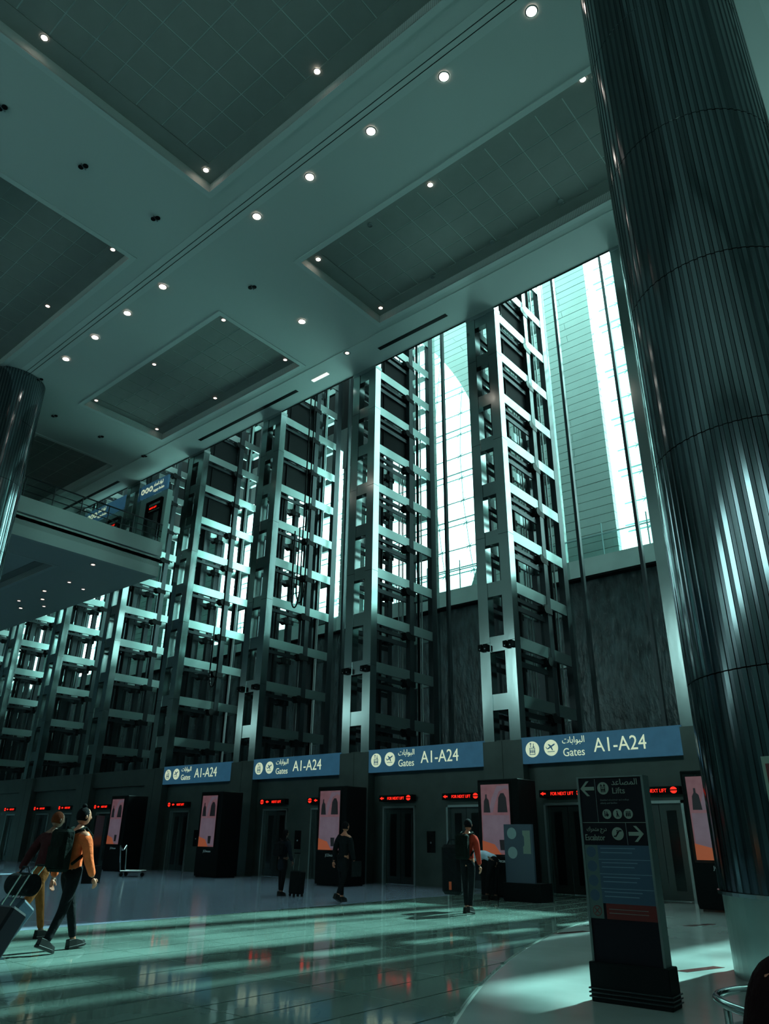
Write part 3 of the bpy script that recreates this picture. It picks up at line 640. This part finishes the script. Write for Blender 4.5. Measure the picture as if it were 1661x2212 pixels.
def tdisc(x, z, r, mk='totem_text', kind=None):
    d = MB().prism(circ(x, z, r, 24), y-.006, y).build('icon_disc', mk, t); g = MB(); yy = (y-.010, y-.006)
    if kind == 'lift':
        for a in ((-.4, .4, -.62, -.54), (-.4, .4, .12, .2), (-.4, -.33, -.6, .15), (.33, .4, -.6, .15)): g.box(x+a[0]*r, x+a[1]*r, *yy, z+a[2]*r, z+a[3]*r)
        for i in (-1, 0, 1): g.box(x+(i*.22-.07)*r, x+(i*.22+.07)*r, *yy, z-.45*r, z-.05*r)
        for s in (-1, 1): g.prism([(x+(s*.28-.2)*r, z+.3*r), (x+(s*.28+.2)*r, z+.3*r), (x+s*.28*r, z+.72*r)], *yy)
    elif kind == 'esc':
        g.prism([(x+a*r, z+b*r) for a, b in ((-.7, -.5), (-.3, -.5), (.35, .35), (.7, .35), (.7, .55), (.25, .55), (-.4, -.3), (-.7, -.3))], *yy); g.prism(circ(x-.05*r, z+.45*r, .12*r, 8), *yy); g.prism([(x-.15*r, z-.05*r), (x+.05*r, z+.1*r), (x+.05*r, z+.3*r), (x-.15*r, z+.3*r)], *yy)
    elif kind == 'people':
        for i in (-1, 0, 1): g.prism(circ(x+i*.38*r, z+.4*r, .13*r, 8), *yy); g.box(x+(i*.38-.12)*r, x+(i*.38+.12)*r, *yy, z-.5*r, z+.22*r)
    elif kind == 'walk':
        g.prism(circ(x-.05*r, z+.5*r, .15*r, 8), *yy); g.prism([(x+a*r, z+b*r) for a, b in ((-.25, -.65), (-.1, -.65), (.02, -.2), (.25, -.65), (.4, -.65), (.12, .05), (.1, .3), (-.15, .3), (-.15, -.1))], *yy)
    elif kind == 'wheel':
        g.prism(circ(x+.1*r, z-.2*r, .32*r, 14), *yy); g.box(x-.5*r, x-.32*r, *yy, z-.5*r, z+.35*r); g.prism(circ(x-.41*r, z+.5*r, .12*r, 8), *yy); g.box(x-.02*r, x+.14*r, *yy, z, z+.5*r)
    elif kind == 'no':
        g.prism([(x-.6*r, z+.45*r), (x-.45*r, z+.6*r), (x+.6*r, z-.45*r), (x+.45*r, z-.6*r)], *yy); g.prism([(x+.6*r, z+.45*r), (x+.45*r, z+.6*r), (x-.6*r, z-.45*r), (x-.45*r, z-.6*r)], *yy)
    if g.v: g.build('pictogram', 'totem_black', d)
tdisc(-.075, 1.955, .062, kind='lift'); tdisc(-.06, 1.70, .048, kind='wheel'); tdisc(.055, 1.70, .048, kind='walk'); tdisc(.17, 1.70, .048, kind='people'); tdisc(.035, 1.51, .062, kind='esc')
for i, z in enumerate((1.335, 1.20, 1.065, .93)): tdisc(-.275, z, .052, 'totem_blue')
tdisc(-.265, .79, .048, 'totem_red'); MB().prism(circ(-.265, .79, .040, 20), y-.008, y-.006).build('disc_centre', 'totem_teal', t); MB().prism([(-.292, .812), (-.286, .818), (-.238, .768), (-.244, .762)], y-.010, y-.008).prism([(-.292, .768), (-.286, .762), (-.238, .812), (-.244, .818)], y-.010, y-.008).build('cross_mark', 'totem_red', t)['kind'] = 'stuff'
text('lettering', 'Lifts', .085, 'totem_text', t, (.02, y-.004, 1.90)); text('lettering', AR_LIFTS, .085, 'totem_text', t, (.02, y-.004, 1.985))
text('lettering', 'Escalator', .082, 'totem_text', t, (-.325, y-.004, 1.445), sx=.72); text('lettering', AR_ESC, .060, 'totem_text', t, (-.30, y-.004, 1.535), sx=.8)
for i, s in enumerate(('Disabled wheelchair and trolleys', 'elderly and families')): text('lettering', s, .024, 'totem_edge', t, (-.12, y-.004, 1.83-.03*i), ext=.001)
for z in (1.34, 1.205, 1.07, .935):
    for q in (.03, -.01): B('text_line', 'rule', t, -.17, .15+.15*((z*7+q*31) % 1), y-.007, y-.004, z+q-.004, z+q+.004)
for q in (.81, .775): B('text_line', 'totem_edge', t, -.14, .26, y-.007, y-.004, q-.003, q+.003)
def arrow(x, z, s): MB().prism([(x-s*.07, z), (x, z+.075), (x+s*.03, z+.075), (x-s*.025, z+.018), (x+s*.085, z+.018), (x+s*.085, z-.018), (x-s*.025, z-.018), (x+s*.03, z-.075), (x, z-.075)], y-.006, y).build('arrow', 'totem_text', t)
arrow(-.26, 1.955, 1); arrow(.235, 1.51, -1)
# ================================================================== PEOPLE
def skin_mesh(name, chains, mats, sub=1):
    """chains: list of (points, radii); each point (x,y,z) or key to share; builds a skinned, subdivided mesh"""
    me = bpy.data.meshes.new(name); vs_, es_, rs_, roots = [], [], [], []; key = {}
    for pts, rad in chains:
        prev = None
        for p, r in zip(pts, rad):
            k = tuple(round(c, 4) for c in p)
            if k not in key:
                key[k] = len(vs_); vs_.append(p); rs_.append(r)
                if prev is None: roots.append(key[k])
            if prev is not None and prev != key[k]: es_.append((prev, key[k]))
            prev = key[k]
    me.from_pydata(vs_, es_, []); o = bpy.data.objects.new(name, me); COL.objects.link(o)
    o.modifiers.new('s', 'SKIN'); o.modifiers['s'].use_smooth_shade = True
    sv = me.skin_vertices[0].data
    for i, r in enumerate(rs_): sv[i].radius = (r if isinstance(r, tuple) else (r, r)); sv[i].use_root = i in roots
    m_ = o.modifiers.new('u', 'SUBSURF'); m_.levels = sub; m_.render_levels = sub
    dg = bpy.context.evaluated_depsgraph_get(); out = bpy.data.meshes.new_from_object(o.evaluated_get(dg)); out.name = name
    bpy.data.objects.remove(o); out.materials.clear()
    for m_ in mats: out.materials.append(MT[m_])
    return out
def merge(me, mb, smooth=True):
    bm = bmesh.new(); bm.from_mesh(me); m2 = mb.mesh('tmp', 'skin', smooth); bm.from_mesh(m2); bm.to_mesh(me); bm.free(); bpy.data.meshes.remove(m2)
    me.polygons.foreach_set('use_smooth', [True]*len(me.polygons)); return me
def V3(*a): return Vector(a)
def person(loc, rz, Hh, P, C, label, group=None):
    """local frame: facing +Y, x to its right. P pose, C clothing materials"""
    s = Hh/1.75
    t = empty('person', loc, rz, label=label, cat='person', group=group)
    lean = P.get('lean', .03)
    def ang(v, a): return V3(v[0], v[1]*math.cos(a)+v[2]*math.sin(a), -v[1]*math.sin(a)+v[2]*math.cos(a))
    legs = {}
    # hip height from the straighter leg
    lh = []
    for sd_, q in (('L', -1), ('R', 1)):
        hip, knee = P[sd_]; th = .43*s; sh = .42*s
        lh.append(th*math.cos(hip)+sh*math.cos(hip-knee)+.085*s)
    hz = max(lh); legj = {}
    for i, (sd_, q) in enumerate((('L', -1), ('R', 1))):
        hip, knee = P[sd_]; x = q*.085*s
        h = V3(x, 0, hz); k = h+V3(q*.01*s, .43*s*math.sin(hip), -.43*s*math.cos(hip)); a = k+V3(0, .42*s*math.sin(hip-knee), -.42*s*math.cos(hip-knee))
        legj[sd_] = (h, k, a)
    pel = V3(0, 0, hz+.04*s); up_ = ang((0, 0, 1), lean)
    def T(x, y, z): return pel+ang((x*s, y*s, z*s), lean)
    waist, chest, shc, neck = T(0, 0, .16), T(0, -.005, .34), T(0, 0, .44), T(0, .01, .52)
    hl = P.get('head', .05); hd = neck+ang((0, .02*s, .13*s), lean+hl)
    sh = {'L': T(-.185, 0, .425), 'R': T(.185, 0, .425)}
    arms = {}
    for sd_, q in (('L', -1), ('R', 1)):
        a1, el, ab = P['a'+sd_]     # swing forward, elbow bend, abduction
        d1 = V3(q*math.sin(ab), math.sin(a1)*math.cos(ab), -math.cos(a1)*math.cos(ab)); a2 = a1+el
        d2 = V3(q*math.sin(ab)*.6, math.sin(a2), -math.cos(a2)); d2.normalize()
        e = sh[sd_]+d1*.29*s; w_ = e+d2*.25*s; arms[sd_] = (sh[sd_], e, w_, d2)
    ch = []
    ch.append(([pel, waist, chest, shc, neck, neck+(hd-neck)*.45], [(.13*s, .10*s), (.115*s, .09*s), (.13*s, .10*s), (.11*s, .08*s), .052*s, .05*s]))
    for sd_, q in (('L', -1), ('R', 1)):
        S, E_, W_, d2 = arms[sd_]
        ch.append(([shc, S, E_, W_], [.10*s, .058*s, .042*s, .028*s]))
        h, k, a = legj[sd_]; ch.append(([pel, h, k, a, a+V3(0, .10*s, -.045*s)], [.12*s, .085*s, .055*s, .04*s, .035*s]))
    # hands: palm and five fingers, slightly curled
    for sd_, q in (('L', -1), ('R', 1)):
        S, E_, W_, d = arms[sd_]; fwdv = V3(0, 1, 0); fwdv = (fwdv-d*fwdv.dot(d)).normalized(); inn = d.cross(fwdv)*(-q) if True else 0
        inn = V3(-q, 0, 0); inn = (inn-d*inn.dot(d)).normalized(); fw = d.cross(inn)*(1 if q < 0 else -1); fw = fw if fw.y > 0 else -fw
        pc = W_+d*.05*s
        ch.append(([W_+d*.004, pc, W_+d*.085*s], [.026*s, (.034*s), (.030*s)]))
        cur = P.get('grip', {}).get(sd_, .35)
        for j, (off, L) in enumerate(((.027, .072), (.009, .08), (-.010, .075), (-.027, .06))):
            b0 = W_+d*.078*s+fw*off*s; d_ = d; pts = [b0]
            for q_ in range(3):
                ca, sa = math.cos(cur), math.sin(cur); ax = d_*ca+inn*sa
                if q_ > 0: ax = (pts[-1]-pts[-2]).normalized()*ca+inn*sa
                pts.append(pts[-1]+ax.normalized()*L*s/3)
            ch.append((pts, [.010*s, .0095*s, .009*s, .008*s]))
        b0 = W_+d*.03*s+fw*.026*s; ch.append(([b0, b0+(fw*.7+d*.7)*.03*s, b0+(fw*.55+d*.9+inn*.3)*.058*s], [.012*s, .011*s, .009*s]))
    body = skin_mesh('body', ch, [C['skin']], 1)
    # head with face
    hb = MB(); hr = .078*s; ht = P.get('turn', 0)
    hb.ball((0, 0, 0), hr*.98, hr*1.18, hr*1.42, 16, 12); hb.ball((0, hr*.35, -hr*.75), hr*.62, hr*.7, hr*.55, 12, 8)
    hb.ball((0, hr*1.22, -hr*.12), hr*.16, hr*.25, hr*.30, 8, 6)
    for q in (-1, 1): hb.ball((q*hr*1.0, -.05*hr, -.1*hr), hr*.13, hr*.25, hr*.34, 8, 6); hb.ball((q*hr*.36, hr*1.02, hr*.14), hr*.17, hr*.12, hr*.12, 8, 6)
    hb.ball((0, hr*1.06, -hr*.62), hr*.3, hr*.12, hr*.09, 8, 6)
    mx = Matrix.Translation(hd+V3(0, 0, .02*s)) @ Matrix.Rotation(ht, 4, 'Z') @ Matrix.Rotation(-(lean+hl), 4, 'X')
    hb.v = [tuple(mx @ Vector(p)) for p in hb.v]; merge(body, hb); link('body', body, t)
    # hair
    g = MB(); kind = C.get('hairstyle', 'short')
    g.ball((0, -hr*.20, hr*.10), hr*1.10, hr*1.16, hr*1.42, 16, 10); g.v = [(x, min(y, hr*.72) if z < hr*1.0 else y, max(z, -hr*.75)) for x, y, z in g.v]
    if kind == 'bun': g.ball((0, -hr*.35, hr*1.65), hr*.42, hr*.42, hr*.4, 10, 8)
    if kind == 'long': g.ball((0, -hr*.75, -hr*1.3), hr*1.15, hr*.55, hr*2.2, 12, 10)
    g.v = [tuple(mx @ Vector(p)) for p in g.v]; g.build('hair', C['hair'], t, smooth=True)
    # clothing
    k1 = 1.22
    top = [([pel+V3(0, 0, C.get('hem', -.02)*s), T(0, 0, .06), waist, chest, shc, T(0, .005, .475)], [(.155*s*C.get('fl', 1), .115*s*C.get('fl', 1)), (.15*s, .11*s), (.14*s, .105*s), (.158*s, .115*s), (.13*s, .095*s), .068*s])]
    for sd_ in 'LR':
        S, E_, W_, d2 = arms[sd_]; top.append(([shc, S, E_, E_+(W_-E_)*.94], [.12*s, .084*s, .066*s, .046*s]))
    link('top', skin_mesh('top', top, [C['top']], 2), t)
    if C.get('coat'):
        cz = hz-.30*s; link('coat_skirt', skin_mesh('coat_skirt', [([T(0, 0, .05), V3(0, 0, hz-.12*s), V3(0, -.01, cz)], [(.158*s, .12*s), (.17*s, .13*s), (.185*s, .14*s)])], [C['top']], 2), t)
    tr = [([pel+V3(0, 0, .10*s), pel], [(.14*s, .108*s), (.15*s, .115*s)])]
    for sd_, q in (('L', -1), ('R', 1)):
        h, k, a = legj[sd_]; tr.append(([pel, h, h+(k-h)*.5, k, k+(a-k)*.5, a+(k-a)*.08], [(.15*s, .115*s), .098*s, .082*s, .066*s, .056*s, .05*s]))
    link('trousers', skin_mesh('trousers', tr, [C['legs']], 2), t)
    for sd_, q in (('L', -1), ('R', 1)):
        h, k, a = legj[sd_]; hip, knee = P[sd_]; tilt = P.get('foot', {}).get(sd_, 0)
        sb = MB(); ol = [(-.045, -.085), (.045, -.085), (.052, .03), (.05, .13), (.02, .19), (-.02, .19), (-.05, .13), (-.052, .03)]
        sb.prism([(x*s, y_*s) for x, y_ in ol], -.02*s, .012*s, 'z'); n0 = len(sb.v)
        sb.prism([(x*s*.95, y_*s*.97) for x, y_ in ol], .012*s, .055*s, 'z'); sb.v = sb.v[:n0+8]+[(x*.85, y_*.93-.004, z_+(.035*s if y_ < .05*s else 0)) for x, y_, z_ in sb.v[n0+8:]]
        mm = Matrix.Translation(a+V3(0, 0, 0)) @ Matrix.Rotation(tilt, 4, 'X') @ Matrix.Translation(V3(0, 0, -.065*s))
        sb.v = [tuple(mm @ Vector(p)) for p in sb.v]; mn = min(p[2] for p in sb.v)
        if mn < .002: sb.v = [(x, y_, z_-mn+.001) if mn < 0 else (x, y_, z_) for x, y_, z_ in sb.v]
        so = sb.build('shoe', 'shoe', t, bevel=.004)
        if C.get('laces'):
            lb = MB()
            for i in range(4): c = mm @ V3(0, (.03+.03*i)*s, (.088-.012*i)*s-mn*0); lb.cyl((c.x-.03, c.y, c.z), (c.x+.03, c.y, c.z+.004), .004, n=5)
            lb.build('laces', 'lace', so)
    return dict(root=t, arms=arms, sh=sh, T=T, s=s, hz=hz, shc=shc, hd=hd)
def backpack(p, m, label, w_=.15, h_=.24):
    s = p['s']; T = p['T']; r = p['root']
    bp = empty('backpack', r.location, r.rotation_euler.z, label=label, cat='backpack')
    def tb(c, a, b, d): 
        g = MB().box(-a, a, -b, b, -d, d); me = g.mesh('pack', m, bevel=min(a, b, d)*.45); return me, T(*c)
    me, c = tb((0, -.225, .24), w_, .085, h_); link('main_bag', me, bp, c); me, c = tb((0, -.305, .16), w_*.8, .03, h_*.5); link('front_pocket', me, bp, c)
    for q in (-1, 1): MB().tube([tuple(T(q*.10, -.13, .46)), tuple(T(q*.125, 0, .525)), tuple(T(q*.13, .12, .43)), tuple(T(q*.13, .12, .25)), tuple(T(q*.14, -.12, .08))], .021, 8).build('shoulder_strap', m, bp, smooth=True)
    MB().tube([tuple(T(-.03, -.17, .49)), tuple(T(0, -.19, .53)), tuple(T(.03, -.17, .49))], .008, 6).build('grab_loop', m, bp)
    return bp
def suitcase(loc, rz, tilt, w_, h_, d_, m, label, handle=.45):
    t = empty('suitcase', loc, rz, label=label, cat='suitcase'); t.rotation_euler = (tilt, 0, rz)
    sh_ = MB().box(-w_/2, w_/2, -d_/2, d_/2, .06, .06+h_).build('shell', m, t, bevel=.03)
    for i in range(5): B('rib', m, sh_, -w_/2+.06+i*(w_-.12)/4-.008, -w_/2+.06+i*(w_-.12)/4+.008, d_/2-.002, d_/2+.008, .12, h_)
    for q in (-1, 1): MB().tube([(q*.09, -d_/2+.03, .06+h_), (q*.09, -d_/2+.03, .06+h_+handle)], .009, 6).build('handle_rod', 'chrome', t)
    MB().tube([(-.10, -d_/2+.03, .06+h_+handle), (.10, -d_/2+.03, .06+h_+handle)], .016, 8).build('grip', 'black', t)
    for x in (-w_/2+.05, w_/2-.05):
        for y_ in (-d_/2+.04, d_/2-.04): MB().cyl((x-.015, y_, .035), (x+.015, y_, .035), .035, n=12).build('wheel', 'black', t)
    return t
# 1. man in the orange jumper, near left, striding towards the lifts
P1 = dict(L=(.38, .10), R=(-.24, .22), aL=(-.30, .25, .12), aR=(.20, .25, .10), lean=.04, head=.06, turn=-.2, foot={'R': -.35, 'L': .1})
p1 = person((-10.62, 5.85, 0), R_(8), 1.84, P1, dict(skin='skin', hair='hair', hairstyle='bun', top='c_orange', legs='c_black', laces=1), 'striding person in orange jumper with dark topknot, backpack and black trousers')
backpack(p1, 'bag_green', 'dark backpack on the back of the person in the orange jumper', .17, .27)
# 2. companion behind him pulling a suitcase
P1b = dict(L=(.30, .05), R=(-.50, .25), aL=(-.55, .1, .12), aR=(-.2, .3, .15), lean=.14, head=.05, turn=-.1, foot={'R': -.5, 'L': 0})
p1b = person((-11.98, 6.12, 0), R_(8), 1.80, P1b, dict(skin='skin_dark', hair='hair_brown', top='c_maroon', legs='c_mustard'), 'walking person in dark red top and mustard trousers, half hidden behind the orange jumper')
suitcase((-11.12, 5.05, 0), R_(8), R_(-38), .46, .66, .28, 'case_blue', 'dark blue suitcase tilted on its wheels, towed at the left edge', .5)
t = empty('duffel_bag', (-11.07, 5.42, .80), R_(8), label='black duffel bag riding on top of the tilted blue suitcase', cat='bag'); MB().cyl((-.24, 0, 0), (.24, 0, 0), .14, n=16).build('bag_body', 'c_black', t, smooth=False, bevel=.02); MB().tube([(-.12, .0, .13), (-.06, 0, .22), (.06, 0, .22), (.12, 0, .13)], .012, 6).build('bag_handle', 'c_navy', t)
suitcase((-10.24, 4.62, 0), R_(8), R_(-30), .44, .60, .26, 'totem_black', 'black suitcase with pale rim cut by the left frame edge', .4)
# 3. woman with trolley case
P2 = dict(L=(.10, .05), R=(-.08, .05), aL=(.25, .9, .08), aR=(.05, .35, .18), lean=.02, head=.12, grip={'R': .9})
p2 = person((-16.17, 14.95, 0), R_(4), 1.62, P2, dict(skin='skin_dark', hair='hair', hairstyle='long', top='c_navy', legs='c_black', coat=1), 'woman with long dark hair and black coat, seen from behind beside her trolley case')
backpack(p2, 'c_black', 'small black backpack worn by the long-haired woman', .12, .17)
suitcase((-15.70, 15.05, 0), R_(4), R_(-4), .38, .55, .24, 'black', 'small black trolley case standing right of the long-haired woman', .42)
# 4. man in long coat
P3 = dict(L=(.16, .10), R=(-.20, .30), aL=(-.15, .15, .22), aR=(.1, .2, .14), lean=.03, head=.03, foot={'R': -.4})
p3 = person((-13.66, 14.65, 0), R_(2), 1.80, P3, dict(skin='skin', hair='hair', top='c_black', legs='c_black', coat=1), 'man in a long black coat walking to the lifts with a folder')
t = empty('folder', (-13.66+.33, 14.65+.12, .56), R_(2), label='thin dark folder in the right hand of the man in the coat', cat='folder'); B('folder_cover', 'c_black', t, -.02, .02, -.17, .17, 0, .34); B('folder_edge', 'chrome', t, -.006, .006, .17, .175, 0, .34)
# 5. man in red hoodie with backpack
P4 = dict(L=(.14, .10), R=(-.10, .12), aL=(.2, .7, .22), aR=(-.05, .2, .16), lean=.05, head=.10, turn=.35, foot={'R': -.15})
p4 = person((-9.86, 14.5, 0), R_(6), 1.84, P4, dict(skin='skin', hair='hair', top='c_red', legs='c_black'), 'man in red hooded top with backpack, standing in the sunlit floor patch')
backpack(p4, 'bag_green', 'dark backpack on the man in the red top', .15, .25)
t = empty('garment_bag', (-10.42, 14.72, .0), R_(6), label='large black bag held at the left side of the man in red', cat='bag')
MB().box(-.24, .24, -.12, .12, .32, 1.32).build('bag_body', 'c_black', t, bevel=.07); MB().tube([(-.12, 0, 1.30), (-.06, 0, 1.42), (.08, 0, 1.42), (.14, 0, 1.30)], .014, 6).build('bag_handle', 'c_navy', t); B('luggage_tag', 'orange_tag', t, -.02, .04, -.135, -.125, .42, .58)
# 6. man bending down in a pale blue shirt
P5 = dict(L=(.30, .12), R=(.12, .05), aL=(1.35, .1, .05), aR=(1.2, .2, .05), lean=1.35, head=.25)
p5 = person((-11.35, 17.9, 0), R_(80), 1.76, P5, dict(skin='skin_dark', hair='hair', top='c_shirt', legs='c_black'), 'man in pale blue shirt bending forward in front of the pink advert kiosk')
# 7. dark seated figure at the lower right edge
t = empty('tubular_rail', (0, 0, 0), label='bent tubular metal rail with rounded corner, lower right edge beside the column drum', cat='rail')
pipe('rail_tube', [(-.9, 3.78, .74), (-1.2, 4.02, .74), (-1.44, 4.22, .74), (-1.54, 4.45, .74), (-1.46, 4.74, .74), (-1.25, 4.85, .74), (-1.0, 4.98, .74)], .02, 'chrome', t)
for a, b in ((-1.41, 4.22), (-.92, 3.80), (-1.02, 4.96)): MB().cyl((a, b, 0), (a, b, .74), .018, n=10).build('leg', 'chrome', t, smooth=True)
MB().prism([(-.9, 3.82), (-1.27, 4.12), (-1.44, 4.3), (-1.48, 4.5), (-1.42, 4.68), (-1.02, 4.92)], .60, .62, 'z').build('shelf', 'dark_metal', t)
p6 = person((-.61, 2.91, 0), R_(25), 1.85, dict(L=(1.5, 1.5), R=(1.5, 1.5), aL=(.5, 1.0, .15), aR=(.5, 1.0, .15), lean=.10, head=.1), dict(skin='skin', hair='hair', hairstyle='long', top='c_darkred', legs='c_black'), 'dark blurred figure in a dark red coat at the lower right edge')
